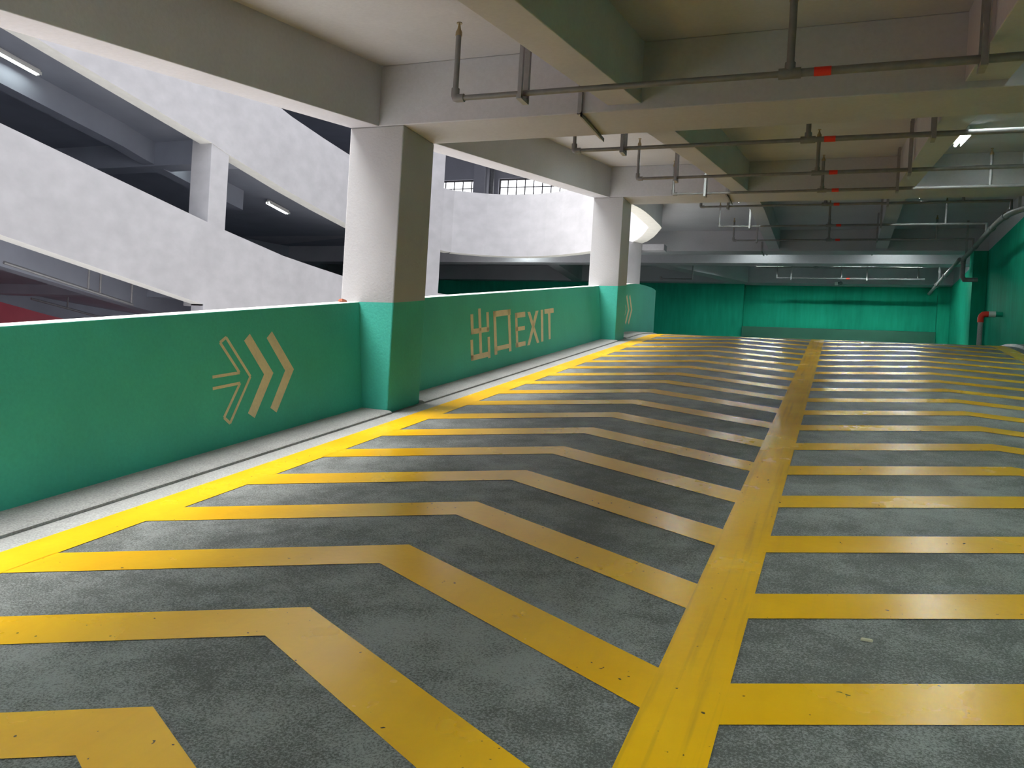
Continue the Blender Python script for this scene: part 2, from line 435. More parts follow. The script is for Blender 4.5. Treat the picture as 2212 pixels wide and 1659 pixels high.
# columns on the parapet line
def column(x0, x1, y0, y1, label, ztop=None, hb=-0.28, hpaint=HP, name='column', group='square columns along the parapet'):
    mb = MB(); zt = ztop if ztop is not None else zf(y0) + HB
    c = [(x0, y0), (x1, y0), (x1, y1), (x0, y1)]
    lo = [(x, y, zf(y) + hb) for x, y in c]; mi = [(x, y, zf(y) + hpaint) for x, y in c]; hi = [(x, y, zt + 0.0) for x, y in c]
    mb.rings([lo, mi], [1] * 4, None); mb.rings([mi, hi], [0] * 4, None)
    mb.face(lo, 1); mb.face(hi, 0)
    return struct(mb.build(name, ['column', 'green'], bevel=0.012), label, 'column', group)
column(XO, XC, -1.52, -0.877, 'grey and green column beside the ramp behind the viewer')
column(XO, XC, 6.948, 7.591, 'large square column nearest the viewer, grey above and green below')
column(XO, XC, 15.417, 16.085, 'square grey and green column at the far end of the EXIT wall')

# crossbeams
def crossbeam(x0, x1, y0, d, label):
    mb = MB(); zb = zf(y0) + HB; y1 = y0 + d
    mb.hexa([(x0, y0, zb), (x1, y0, zb), (x1, y1, zb), (x0, y1, zb)],
            [(x0, y0, zf(y0) + HS), (x1, y0, zf(y0) + HS), (x1, y1, zf(y1) + HS), (x0, y1, zf(y1) + HS)])
    return struct(mb.build('crossbeam', 'concrete', bevel=0.008), label, 'beam', 'deep concrete crossbeams over the ramp')
crossbeam(XO, 3.65, BEAM_Y[0][0], BEAM_Y[0][1], 'concrete crossbeam over the ramp behind the viewer')
crossbeam(XO, 3.65, BEAM_Y[1][0], BEAM_Y[1][1], 'wide concrete crossbeam resting on the nearest square column')
crossbeam(XO, 3.65, BEAM_Y[2][0], BEAM_Y[2][1], 'concrete crossbeam resting on the second square column')
crossbeam(-6.35, 3.65, BEAM_Y[3][0], BEAM_Y[3][1], 'concrete crossbeam over the crest, beyond the curved parapet')
crossbeam(-21, 3.65, 26.25, 0.55, 'lamp-lit concrete crossbeam beyond the crest')
crossbeam(-21, 3.65, 30.9, 0.6, 'dark concrete crossbeam just above the far green wall')

# edge beams with the next floor's upstand
def edge_beam(y0, y1, label):
    mb = MB(); prism(mb, [(XO, HB), (XP, HB), (XP, HT + 1.05), (XO, HT + 1.05)], y0, y1, [0, 0, 0, 1])
    return struct(mb.build('edge_beam', ['concrete', 'white'], bevel=0.006), label, 'beam', 'edge beams over the parapets')
edge_beam(Y_BACK, -1.521, 'edge beam over the lowest parapet behind the viewer')
edge_beam(-0.876, 6.947, 'long dark edge beam at upper left ending at the nearest column')
edge_beam(7.592, 15.416, 'edge beam over the EXIT wall between the two columns')

# ceiling beams between the crossbeams
def ceiling_beam(x, y0, y1, label):
    mb = MB(); prism(mb, [(x - 0.145, 2.80), (x + 0.145, 2.80), (x + 0.145, HS + 0.01), (x - 0.145, HS + 0.01)], y0, y1)
    return struct(mb.build('ceiling_beam', 'concrete', bevel=0.006), label, 'beam', 'slim ceiling beams running up the ramp')
gaps = [(Y_BACK, -1.521), (-0.876, 6.947), (7.592, 15.416), (16.086, 23.999)]
where = ['behind the viewer', 'in the nearest ceiling bay', 'in the bay between first and second crossbeams', 'in the bay over the crest']
for (y0, y1), w in zip(gaps, where):
    ceiling_beam(-1.825, y0, y1, 'left slim ceiling beam ' + w)
    ceiling_beam(0.905, y0, y1, 'right slim ceiling beam ' + w)
def radial_beam(a, b, w, label):
    d = Vector((b[0] - a[0], b[1] - a[1])); d.normalize(); n = Vector((-d.y, d.x)) * w / 2
    mb = MB(); z0, z1 = Z_LAND + HB, Z_LAND + HS + 0.01
    q = [(a[0] + n.x, a[1] + n.y), (a[0] - n.x, a[1] - n.y), (b[0] - n.x, b[1] - n.y), (b[0] + n.x, b[1] + n.y)]
    mb.hexa([(*p, z0) for p in q], [(*p, z1) for p in q])
    return struct(mb.build('ceiling_beam', 'concrete'), label, 'beam', 'beams over the landing')
radial_beam((-5.6, 26.8), (-3.4, 30.89), 0.55, 'slanting beam over the dark landing, left of the far wall step')
radial_beam((-9.2, 26.8), (-9.6, 30.89), 0.4, 'beam over the dark landing seen through the round end opening')

# ceiling slab (ramp and landing)
cl = MB()
prism(cl, [(XP, HS), (3.65, HS), (3.65, HT), (XP, HT)], Y_BACK, Y_B)
landc = [(3.65, Y_B), (3.65, 31.9), (-21.2, 31.9), (-21.2, 24.2)] + offset_path(RING, 0.1) + [(XO + 0.1, 19.9), (XO + 0.1, Y_B)]
cl.hexa([(x, y, Z_LAND + HS) for x, y in landc], [(x, y, Z_LAND + HT) for x, y in landc])
struct(cl.build('ceiling', 'concrete'), 'grey concrete slab ceiling between the beams', 'ceiling')

# right wall, far wall, added back wall
HPAINT = HB
rw = MB()
prism(rw, [(XR, -0.3), (3.65, -0.3), (3.65, HPAINT), (XR, HPAINT)], Y_BACK, 31.9, [1, 1, 1, 1], (1, 1))
prism(rw, [(XR, HPAINT), (3.65, HPAINT), (3.65, HT + 0.3), (XR, HT + 0.3)], Y_BACK, 31.9, [0, 0, 0, 0])
struct(rw.build('wall_right', ['concrete', 'green_wall']), 'tall green painted wall along the right side of the ramp', 'wall')
rk = MB(); prism(rk, [(3.02, -0.02), (XR, -0.02), (XR, 0.05), (3.06, 0.05)], Y_BACK, 31.5)
struct(rk.build('kerb', 'floor'), 'dark low kerb along the foot of the right green wall', 'kerb')
for (y0, d), lb in zip(BEAM_Y, ['green pilaster on the right wall behind the viewer', 'green pilaster on the right wall under the nearest crossbeam',
                                'green pilaster on the right wall under the second crossbeam', 'green pilaster on the right wall behind the grey standpipe']):
    mb = MB(); c = [(3.07, y0), (XR, y0), (XR, y0 + d), (3.07, y0 + d)]
    mb.hexa([(x, y, zf(y) - 0.28) for x, y in c], [(x, y, zf(y0) + HB) for x, y in c])
    struct(mb.build('pilaster_column', 'green_wall', bevel=0.01), lb, 'column', 'pilasters on the right wall')
fw = MB()
zw = Z_LAND
fw.box(-3.33, XR, Y_FAR, 31.9, zw - 0.3, zw + HPAINT, 1)
fw.box(-3.33, XR, Y_FAR, 31.9, zw + HPAINT, zw + HT + 0.1, 0)
fw.box(-21.2, -3.33, Y_FAR - 0.28, 31.9, zw - 0.3, zw + HPAINT, 1)
fw.box(-21.2, -3.33, Y_FAR - 0.28, 31.9, zw + HPAINT, zw + HT + 0.1, 0)
fw.box(3.02, XR, Y_FAR - 0.30, Y_FAR, zw - 0.3, zw + HPAINT, 1)
struct(fw.build('wall_far', ['concrete', 'green_wall'], bevel=0.006), 'green wall across the far end of the ramp, with a step left of centre', 'wall')
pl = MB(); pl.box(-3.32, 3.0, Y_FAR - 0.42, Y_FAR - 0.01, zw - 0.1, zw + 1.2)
struct(pl.build('baseboard_far', 'green_shade', bevel=0.01), 'green plinth toned as in shade along the foot of the far wall', 'plinth')
bw = MB(); bw.box(XO, 3.65, Y_BACK - 0.25, Y_BACK, -2.2, 2.4)  # added end wall; stops sky light flooding in where the ramp goes on
struct(bw.build('light_stop_wall', 'concrete'), 'added grey wall keeping light out of the ramp behind the viewer', 'wall')

# floors above our side of the well
for k, nm in ((1, 'one floor'), (2, 'two floors')):
    mb = MB(); q = HT + 0.02 + 3.475 * k
    prism(mb, [(XO, q - 0.73), (XP, q - 0.73), (XP, q + 1.05), (XO, q + 1.05)], Y_BACK, 19.9, [0, 0, 0, 1])
    struct(mb.build('upper_edge_beam', ['concrete', 'white'], bevel=0.006), 'white edge band ' + nm + ' above our side of the light well', 'beam')
    mb = MB(); prism(mb, [(XP, q - 0.15), (3.65, q - 0.15), (3.65, q), (XP, q)], Y_BACK, Y_B)
    if k == 2: mb.hexa([(x, y, Z_LAND + q - 0.15) for x, y in landc], [(x, y, Z_LAND + q) for x, y in landc])
    struct(mb.build('upper_floor', 'concrete'), 'concrete floor slab ' + nm + ' above the ramp', 'floor')

# ------------------------------------------------------------------ the light well: opposite facade
def zs(tab, path): return [lerp(tab, y) for x, y in path]
TH = 0.34
def deck_band(name, path, z0, z1, label, d1=TH, grp='white facade bands across the light well'):
    mb = MB(); wall_along(mb, path, z0, z1, 0.0, d1, (2, 1, 0, 0))
    return struct(mb.build(name, ['white', 'concrete', 'lip']), label, 'wall', grp)
cut = [p for p in OPP if p[1] <= 14.51]
s1 = [p for p in OPP]
SBOT = [(-12, 6.2), (9.7, 3.29), (14.5, 2.64)]
deck_band('opposite_parapet_wall', cut, zs(SBOT, cut), zs(S1TOP, cut), 'lower white sloping band across the light well, above the red wall')
cut2 = [p for p in OPP if p[1] >= 14.49]
deck_band('opposite_parapet_wall', cut2, [-3.0] * len(cut2), zs(S1TOP, cut2), 'lower white band across the light well, behind the nearest column')
upath = OPP + RING[1:] + OURS
uz0, uz1 = [], []
for i, (x, y) in enumerate(upath):
    if i < len(OPP): uz0.append(lerp(S2BOT, y)); uz1.append(lerp(S2TOP, y))
    elif i < len(OPP) + len(RING) - 1: uz0.append(5.37 if x < -5.5 else Z_LAND + HB); uz1.append(7.37 if x < -6 else 7.3)
    else: uz0.append(zf(y) + HB); uz1.append(zf(y) + HT + 1.05 + 0.16 * max(0, min(1, (y - 16.9) / 2.4)))
n_o = len(OPP)
deck_band('opposite_upper_wall', upath[:n_o], uz0[:n_o], uz1[:n_o], 'upper white sloping band across the light well, over the two dark openings')
rb = MB(); wall_along(rb, upath[n_o - 1:], uz0[n_o - 1:], uz1[n_o - 1:], 0.0, XP - XO, (2, 1, 0, 0))
struct(rb.build('ring_beam', ['white', 'concrete', 'lip']), 'white curved band closing the far end of the light well', 'beam')
top0 = [z + 3.7 for z in uz0[:n_o]] + [9.1] * (len(RING) - 1)
tpath = upath[:n_o + len(RING) - 1]
deck_band('opposite_top_wall', tpath, top0, [z + 1.9 for z in top0], 'white band round the light well two floors up')
# piers
def pier(poly, z0, z1, label):
    mb = MB(); mb.hexa([(x, y, z0) for x, y in poly], [(x, y, z1) for x, y in poly])
    return struct(mb.build('pier_column', 'white', bevel=0.01), label, 'column', 'white piers of the facade across the light well')
pier([(-13.012, 14.5), (-13.012, 15.06), (-13.56, 15.06), (-13.56, 14.5)], 2.6, 6.6, 'white pier between the two dark openings across the light well')
pier([(-12.35, 22.85), (-11.98, 23.80), (-12.42, 23.98), (-12.80, 23.05)], -3, 10.6, 'tall white pier just right of the nearest column')
pier([(-6.05, 22.62), (-5.50, 22.28), (-5.23, 22.72), (-5.78, 23.06)], Z_LAND - 0.6, Z_LAND + HB, 'pale narrow column on the landing, seen right of the second column')
pier([(-8.6, 29.2), (-8.1, 29.2), (-8.1, 29.7), (-8.6, 29.7)], Z_LAND, Z_LAND + HB + 0.01, 'dark column standing in the landing behind the round end opening')

cap = MB(); cap.box(-5.95, -4.62, 22.75, 23.15, 5.19, 5.36)
struct(cap.build('column_head_beam', 'concrete', bevel=0.008), 'short beam stub on top of the pale narrow landing column', 'beam')

# opposite decks
def deck(name, d0, d1, z0, z1, label, mats=('concrete',), sm=(0, 0, 0, 0), path=OPP, cat='ceiling'):
    mb = MB(); wall_along(mb, path, z0, z1, d0, d1, sm)
    return struct(mb.build(name, list(mats)), label, cat)
za, zb2 = zs(S1TOP, OPP), zs(S2BOT, OPP)
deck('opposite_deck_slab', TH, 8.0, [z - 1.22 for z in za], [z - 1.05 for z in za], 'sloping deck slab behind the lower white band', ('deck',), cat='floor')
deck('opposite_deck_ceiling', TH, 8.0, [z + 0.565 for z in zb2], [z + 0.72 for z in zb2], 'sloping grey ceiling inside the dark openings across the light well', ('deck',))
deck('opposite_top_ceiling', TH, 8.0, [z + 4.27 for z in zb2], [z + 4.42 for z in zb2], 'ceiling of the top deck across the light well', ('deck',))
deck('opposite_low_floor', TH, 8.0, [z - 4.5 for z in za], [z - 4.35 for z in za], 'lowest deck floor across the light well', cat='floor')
SB = [p for p in OPP if p[1] < 20]
zb3 = zs(S2BOT, SB)
deck('opposite_ceiling_beam', 2.55, 2.9, [z + 0.04 for z in zb3], [z + 0.57 for z in zb3], 'long sloping beam inside the dark openings, lit by tubes', ('deck',), path=SB, cat='beam')
za3 = zs(S1TOP, SB)
deck('opposite_low_beam', 2.55, 2.9, [z - 1.78 for z in za3], [z - 1.21 for z in za3], 'long sloping beam under the lower white band', ('deck',), path=SB, cat='beam')
deck('opposite_top_beam', 2.55, 2.9, [z + 3.75 for z in zb3], [z + 4.28 for z in zb3], 'long sloping beam inside the top deck', ('deck',), path=SB, cat='beam')
for yb in (6.9, 15.42):
    for dz, nm in ((0, 'dark openings'), (-3.15, 'lowest deck')):
        mb = MB(); z = lerp(S2BOT, yb) + dz
        mb.hexa([(-21, yb, z), (-13.35, yb, z), (-13.35, yb + 0.55, z), (-21, yb + 0.55, z)], [(-21, yb, z + 0.60), (-13.35, yb, z + 0.60), (-13.35, yb + 0.55, z + 0.52), (-21, yb + 0.55, z + 0.52)])
        struct(mb.build('crossbeam', 'deck'), ('far' if yb > 10 else 'near') + ' crossbeam inside the ' + nm + ' across the light well', 'beam')
RZ = [(-12, 7.0), (15.78, 2.66), (17.65, 2.38), (24.2, 1.5)]
red_top = [lerp(RZ, y) for x, y in OPP]
deck('opposite_back_wall', 8.0, 8.25, [-6] * len(OPP), red_top, 'red painted back wall low at the left edge across the light well', ('red',), path=OPP, cat='wall')
deck('opposite_grey_wall', 8.0, 8.25, red_top, [max(z + 1.0, 9.5) for z in [lerp(S2BOT, y) + 4.27 for x, y in OPP]], 'shade-toned grey back wall inside the opposite decks', ('deck',), path=OPP, cat='wall')
ew = MB(); ew.box(-21.5, -12.7, -12.25, -12.0, -6, 14)
struct(ew.build('opposite_end_wall', 'concrete'), 'grey wall closing the opposite decks', 'wall')
ww = MB(); ww.box(-12.9, 3.65, -12.25, -12.0, -6, 2.5)
struct(ww.build('well_end_wall', 'white'), 'white wall closing the near end of the light well', 'wall')
wf = MB(); wf.box(-13.0, XO, -12.2, 26, -1.2, -1.0)  # unseen floor, raised and pale to bounce daylight upward
struct(wf.build('bounce_floor', 'lip'), 'unseen pale floor raised in the light well to bounce light', 'floor')
le = MB(); le.box(-21.45, -21.25, 16, 31.9, -6, 12)
struct(le.build('wall_landing', 'deck'), 'shade-toned wall closing the far left end of the landing', 'wall')
lw = MB(); prism(lw, [(XO, -9), (XO + 0.2, -9), (XO + 0.2, -0.28), (XO, -0.28)], -12, 19.3)
struct(lw.build('well_side_wall', 'white'), 'white wall below the near parapets', 'wall')
bl = MB()
wall_along(bl, RING + OURS[:2], [-6.0] * (len(RING) + 2), [Z_LAND - 0.9] * (len(RING) + 2), 0.0, 0.2)
struct(bl.build('well_round_wall', 'white'), 'white rounded wall below the landing parapet', 'wall')

# upper landing with its windows to the outside
up = MB()
up.box(-21.2, 3.65, Y_FAR, 31.9, Z_LAND + HT, 8.1)
up.box(-21.2, 3.65, Y_FAR, 31.9, 9.62, 11.3)
up.box(-21.2, -16.3, Y_FAR, 31.9, 8.1, 9.62)
up.box(-14.28, -13.42, Y_FAR, 31.9, 8.1, 9.62)
up.box(-7.4, 3.65, Y_FAR, 31.9, 8.1, 9.62)
up.box(-21.2, 3.65, Y_FAR, 31.9, 11.3, 16.0)
up.box(XR, 3.65, Y_BACK, 31.9, Z_LAND + HT, 16.0)
struct(up.build('wall_upper', 'concrete'), 'grey upper wall with grilled window openings beyond the round end', 'wall')
uc = MB(); uc.hexa([(x, y, 10.7) for x, y in landc], [(x, y, 10.85) for x, y in landc])
struct(uc.build('ceiling_upper', 'concrete'), 'ceiling of the upper landing beyond the round end', 'ceiling')
ub = MB(); ub.box(-14.25, -13.75, 30.9, 31.4, Z_LAND + HT, 10.7); struct(ub.build('pier_column', 'concrete', bevel=0.01), 'grey upper column between the two bright grilled windows', 'column')
up2 = MB(); up2.tube([(-13.55, 31.2, Z_LAND + HT), (-13.55, 31.2, 10.7)], 0.09, 14)
tag(up2.build('drain_pipe', 'pipe', smooth=True), 'vertical grey pipe beside the upper column between the bright windows', 'pipe')
for nm, x0, x1, lb in (('window_1', -16.3, -14.28, 'small bright grilled window left of the upper column'), ('window_2', -13.42, -7.4, 'wide bright grilled window right of the upper column')):
    fr = MB()
    for (a, b, c, d) in ((x0, x1, 8.1, 8.16), (x0, x1, 9.56, 9.62), (x0, x0 + 0.05, 8.16, 9.56), (x1 - 0.05, x1, 8.16, 9.56)): fr.box(a, b, 31.7, 31.76, c, d)
    w = struct(fr.build(nm, 'bars'), lb, 'window')
    g = MB(); n = int((x1 - x0) / 0.36)
    for k in range(1, n): x = x0 + (x1 - x0) * k / n; g.box(x - 0.02, x + 0.02, 31.715, 31.745, 8.16, 9.56)
    for z in (8.55, 8.95, 9.27): g.box(x0 + 0.05, x1 - 0.05, 31.72, 31.74, z - 0.018, z + 0.018)
    g.build('grille', 'bars', w)

# ================================================================== THINGS
# ceiling tube lamps
def tube_lamp(x, y, z, length, label, slope=0.0, group='fluorescent tube lamps', bracket=0.05, tube='tube'):
    r = empty('tube_lamp', (x, y, z))
    def pt(dx, t, dz): return (x + dx, y + t, z + dz + slope * t)
    h = MB(); L = length / 2
    for (a, b, lo, hi) in ((-0.075, 0.075, 0.032, 0.045), (-0.075, -0.066, -0.018, 0.032), (0.066, 0.075, -0.018, 0.032), (-0.03, 0.03, 0.045, 0.045 + bracket)):
        h.hexa([pt(a, -L, lo), pt(b, -L, lo), pt(b, L, lo), pt(a, L, lo)], [pt(a, -L, hi), pt(b, -L, hi), pt(b, L, hi), pt(a, L, hi)])
    h.build('lamp_housing', 'plastic', r, origin=(x, y, z))
    t = MB(); t.tube([pt(0, -L + 0.03, 0), pt(0, L - 0.03, 0)], 0.019, 10)
    t.build('lamp_tube', tube, r, smooth=True, origin=(x, y, z))
    for sgn in (-1, 1):
        e = MB(); e.tube([pt(0, sgn * (L - 0.03), 0), pt(0, sgn * L, 0)], 0.023, 10)
        e.build('end_cap', 'plastic', r, smooth=True, origin=(x, y, z))
    return tag(r, label, 'lamp', group)
for x, y, lb in ((1.35, -7.6, 'added right fill tube lamp furthest behind the viewer'), (1.35, -3.6, 'added right fill tube lamp behind the viewer'), (1.35, 0.4, 'ceiling tube lamp over the right lane beside the viewer'), (1.3, 4.3, 'ceiling tube lamp over the right lane just ahead of the viewer'),  # the two behind the viewer are added fill for the interior
              (1.22, 8.85, 'ceiling tube lamp hidden just behind the nearest crossbeam'),
              (1.42, 13.05, 'lit tube lamp on the ceiling at upper right, before the second crossbeam'),
              (1.42, 19.0, 'right ceiling tube lamp hidden over the crest'), (-2.32, 19.0, 'left ceiling tube lamp hidden over the crest'), (-2.36, 13.05, 'left ceiling tube lamp hidden by the left slim ceiling beam'),
              (-2.36, 0.4, 'added left fill tube lamp above the viewer'), (-2.36, -3.6, 'added left fill tube lamp behind the viewer')):  # both left lamps here are added fill for the near left lane
    tube_lamp(x, y, zf(y) + HS - (0.10 if y < 18 else 0.16), 1.25, lb, SLOPE if y < 18 else 0, tube='tube_soft' if (x < 0 and y > 5) or y > 18 else 'tube')
tube_lamp(1.3, 25.4, Z_LAND + HS - 0.10, 1.1, 'tube lamp hidden above the right side of the lit crossbeam', tube='tube_soft')
tube_lamp(-2.35, 25.4, Z_LAND + HS - 0.10, 1.1, 'tube lamp hidden above the left side of the lit crossbeam', tube='tube_soft')
def hooded_lamp(x, y, z, label):
    r = empty('hooded_lamp', (x, y, z))
    h = MB(); L = 0.62
    h.box(x - L, x + L, y - 0.16, y + 0.16, z + 0.06, z + 0.075)
    h.box(x - L, x + L, y - 0.16, y - 0.145, z - 0.03, z + 0.06); h.box(x - L, x + L, y + 0.145, y + 0.16, z - 0.03, z + 0.06)
    h.box(x - L, x - L + 0.015, y - 0.145, y + 0.145, z - 0.03, z + 0.06); h.box(x + L - 0.015, x + L, y - 0.145, y + 0.145, z - 0.03, z + 0.06)
    h.build('lamp_hood', 'plastic', r, origin=(x, y, z))
    for sg in (-1, 1):
        q = MB(); q.tube([(x + sg * 0.45, y, z + 0.07), (x + sg * 0.45, y, Z_LAND + HS)], 0.006, 8); q.build('hanging_rod', 'steel', r, origin=(x, y, z))
    t = MB(); t.tube([(x - 0.58, y, z), (x + 0.58, y, z)], 0.022, 10); t.build('lamp_tube', 'tube', r, smooth=True, origin=(x, y, z))
    return tag(r, label, 'lamp', 'hooded lamps facing the far wall')
hooded_lamp(-2.3, 27.75, 5.57, 'hooded lamp hidden behind the lit crossbeam, left of the centre line')
hooded_lamp(0.3, 27.75, 5.57, 'hooded lamp hidden behind the lit crossbeam, straight ahead')
hooded_lamp(1.75, 27.75, 5.57, 'hooded lamp hidden behind the lit crossbeam, nearest the right wall')
tube_lamp(-9.9, 25.9, Z_LAND + HS - 0.10, 0.9, 'tube lamp over the landing behind the round end opening', tube='tube_soft')
for y, L, lb in ((11.55, 0.95, 'long bright tube lamp at the upper left edge across the light well'), (15.95, 0.75, 'short tube lamp beside the white pier across the light well'), (19.8, 0.95, 'tube lamp in the right dark opening across the light well')):
    sl = (lerp(S2BOT, y + 0.4) - lerp(S2BOT, y - 0.4)) / 0.8
    tube_lamp(-15.25, y, lerp(S2BOT, y) + 0.565 - 0.10, L, lb, sl, tube='tube_weak')

# sprinkler branch pipes
def riser(parent, x, y, z0, z1, r, label=None):
    o = (x, y, z0)
    m = MB(); m.tube([(x, y, z0), (x, y, z1 - 0.14)], r, 12)
    ob = m.build('riser', 'pipe', parent, smooth=True, origin=o)
    h = MB(); h.tube([(x, y, z1 - 0.17), (x, y, z1 - 0.14), (x, y, z1 - 0.12), (x, y, z1 - 0.075)], [r * 1.25, r * 1.2, r * 0.7, 0.006], 10)
    h.tube([(x, y, z1 - 0.077), (x, y, z1 - 0.070)], 0.022, 10)
    hd = h.build('sprinkler_head', 'bronze', None, smooth=True, origin=o)
    hd.parent = ob; hd.location = (0, 0, 0)
def branch(y, z, x0, x1, zc, label, xs, to_main=None, tape=True):
    root = empty('sprinkler_pipe', (x0, y, z))
    p = MB(); p.tube([(x0, y, z), (xs[1] if len(xs) > 1 else x1, y, z)], 0.021, 12)
    p.build('thin_pipe', 'pipe', root, smooth=True)
    if len(xs) > 1:
        p = MB(); pts = [(xs[1], y, z), (x1, y, z)]
        p.tube(pts, 0.027, 12); p.build('thick_pipe', 'pipe', root, smooth=True)
        t = MB(); t.tube([(xs[1] - 0.07, y, z), (xs[1] + 0.07, y, z)], 0.036, 12); t.tube([(xs[1], y, z), (xs[1], y, z + 0.07)], 0.034, 12)
        t.build('tee_fitting', 'pipe', root, smooth=True)
    e = MB()
    e.tube([(x0 + 0.075, y, z), (x0 + 0.02, y, z), (x0 + 0.006, y, z + 0.006), (x0, y, z + 0.02), (x0, y, z + 0.075)], 0.031, 12)
    e.build('elbow', 'pipe', root, smooth=True)
    if to_main is not None:
        e = MB(); e.tube([(x1 - 0.06, y, z), (x1, y, z), (x1, y, to_main)], 0.030, 12); e.build('elbow', 'pipe', root, smooth=True)
    if tape:
        t = MB(); t.tube([(xs[1] + 0.15, y, z), (xs[1] + 0.255, y, z)], 0.0295, 12); t.build('red_band', 'redtape', root, smooth=True)['label'] = 'red tape band round the pipe'
    for k, x in enumerate(xs): riser(root, x, y, z, zc, 0.021 if k == 0 else 0.025)
    for ch in root.children:
        if ch.location.length < 1e-6 and ch.name.split('.')[0] in ('thin_pipe',): pass
    return tag(root, label, 'pipe', 'sprinkler pipes crossing under the ceiling')
MAIN_X = 2.78
BR = [(2.70, 2.68, 'sprinkler pipe crossing overhead, out of view near the viewer'),
      (5.70, 2.68, 'nearest sprinkler pipe, hanging in front of the first crossbeam'),
      (8.70, 2.68, 'sprinkler pipe first beyond the nearest crossbeam'),
      (11.72, 2.68, 'sprinkler pipe in the middle of the second bay'),
      (14.37, 2.68, 'sprinkler pipe just before the second crossbeam'),
      (17.40, 2.68, 'sprinkler pipe first beyond the second crossbeam')]
SP_HANG = []
for y, h, lb in BR:
    z = zf(y) + h
    branch(y, z, -2.82, MAIN_X, zf(y) + HS, lb, [-2.82, -0.40, 2.0], zf(y) + 2.515)
    SP_HANG.append((y, z))
branch(20.10, 5.30, -2.80, MAIN_X, Z_LAND + HS, 'sprinkler pipe over the crest, second beyond the second crossbeam', [-2.80, -0.36, 2.0], 5.126)
branch(21.95, 5.30, -2.68, MAIN_X, Z_LAND + HS, 'sprinkler pipe over the crest, just before the third crossbeam', [-2.68, -0.38, 2.0], 5.126)
branch(25.15, 5.50, -2.72, 2.0, Z_LAND + HS, 'sprinkler pipe running in front of the lamp-lit crossbeam', [-2.72, -0.4, 2.0])
branch(27.45, 5.42, -2.60, 2.2, Z_LAND + HS, 'sprinkler pipe just beyond the lamp-lit crossbeam', [-2.60, -0.8], tape=False)
branch(29.05, 5.30, -2.05, 2.4, Z_LAND + HS, 'sprinkler pipe furthest away, above the far green wall', [-2.05, -0.05, 2.2])
branch(27.3, 5.0, -5.6, -4.55, Z_LAND + HS, 'short thin pipe hanging over the landing left of the slanting beam', [-4.56], tape=False)

# pipe hangers
def hanger(x, y, z, ztop, label, two=True):
    r = empty('pipe_hanger', (x, y, ztop))
    for k in ((-1, 1) if two else (1,)):
        m = MB(); yy = y + 0.055 * k
        m.box(x - 0.02, x + 0.02, yy - 0.003, yy + 0.003, z - 0.055, ztop); m.box(x + 0.014, x + 0.02, min(yy, yy + 0.03 * k), max(yy, yy + 0.03 * k), z - 0.055, ztop)
        m.build('hanger_bar', 'steel', r, origin=(x, y, ztop))
    m = MB(); m.box(x - 0.02, x + 0.02, y - 0.075, y + 0.075, z - 0.061, z - 0.030)
    m.build('cradle', 'steel', r, origin=(x, y, ztop))
    return tag(r, label, 'bracket', 'steel pipe hangers')
names = ['near the viewer', 'on the nearest visible sprinkler pipe', 'on the pipe just past the first crossbeam', 'on the mid-bay pipe', 'on the pipe before the second crossbeam', 'on the pipe past the second crossbeam']
for (y, z), nm in zip(SP_HANG, names):
    hanger(-2.27, y, z, zf(y) + HS, 'left steel pipe hanger ' + nm)
    hanger(0.715, y, z, zf(y) + HS, 'right steel pipe hanger ' + nm)
for y, z, nm in ((20.10, 5.30, 'on the pipe over the crest'), (21.95, 5.30, 'on the pipe before the third crossbeam'), (25.15, 5.5, 'on the pipe by the lit crossbeam'), (29.05, 5.30, 'on the furthest pipe')):
    hanger(-2.1 if y < 26 else -1.6, y, z, Z_LAND + HS, 'left steel pipe hanger ' + nm)
    hanger(0.715, y, z, Z_LAND + HS, 'right steel pipe hanger ' + nm)

def beam_bracket(x, y0, d, zb, label):
    m = MB()
    m.box(x - 0.022, x + 0.022, y0 - 0.008, y0 - 0.002, zb - 0.008, zb + 0.26); m.box(x + 0.016, x + 0.022, y0 - 0.036, y0 - 0.002, zb - 0.036, zb + 0.26)
    m.box(x - 0.022, x + 0.022, y0 - 0.008, y0 + d + 0.10, zb - 0.008, zb - 0.002); m.box(x + 0.016, x + 0.022, y0 - 0.036, y0 + d + 0.10, zb - 0.036, zb - 0.002)
    return tag(m.build('angle_bracket', 'steel', origin=(x, y0, zb)), label, 'bracket')
beam_bracket(-2.22, 6.948, 0.643, zf(6.948) + HB, 'bent steel angle bracket under the nearest crossbeam')
beam_bracket(-2.05, 15.417, 0.668, zf(15.417) + HB, 'bent steel angle bracket under the second crossbeam')
beam_bracket(-2.15, 24.0, 0.64, zf(24) + HB, 'bent steel angle bracket under the third crossbeam')

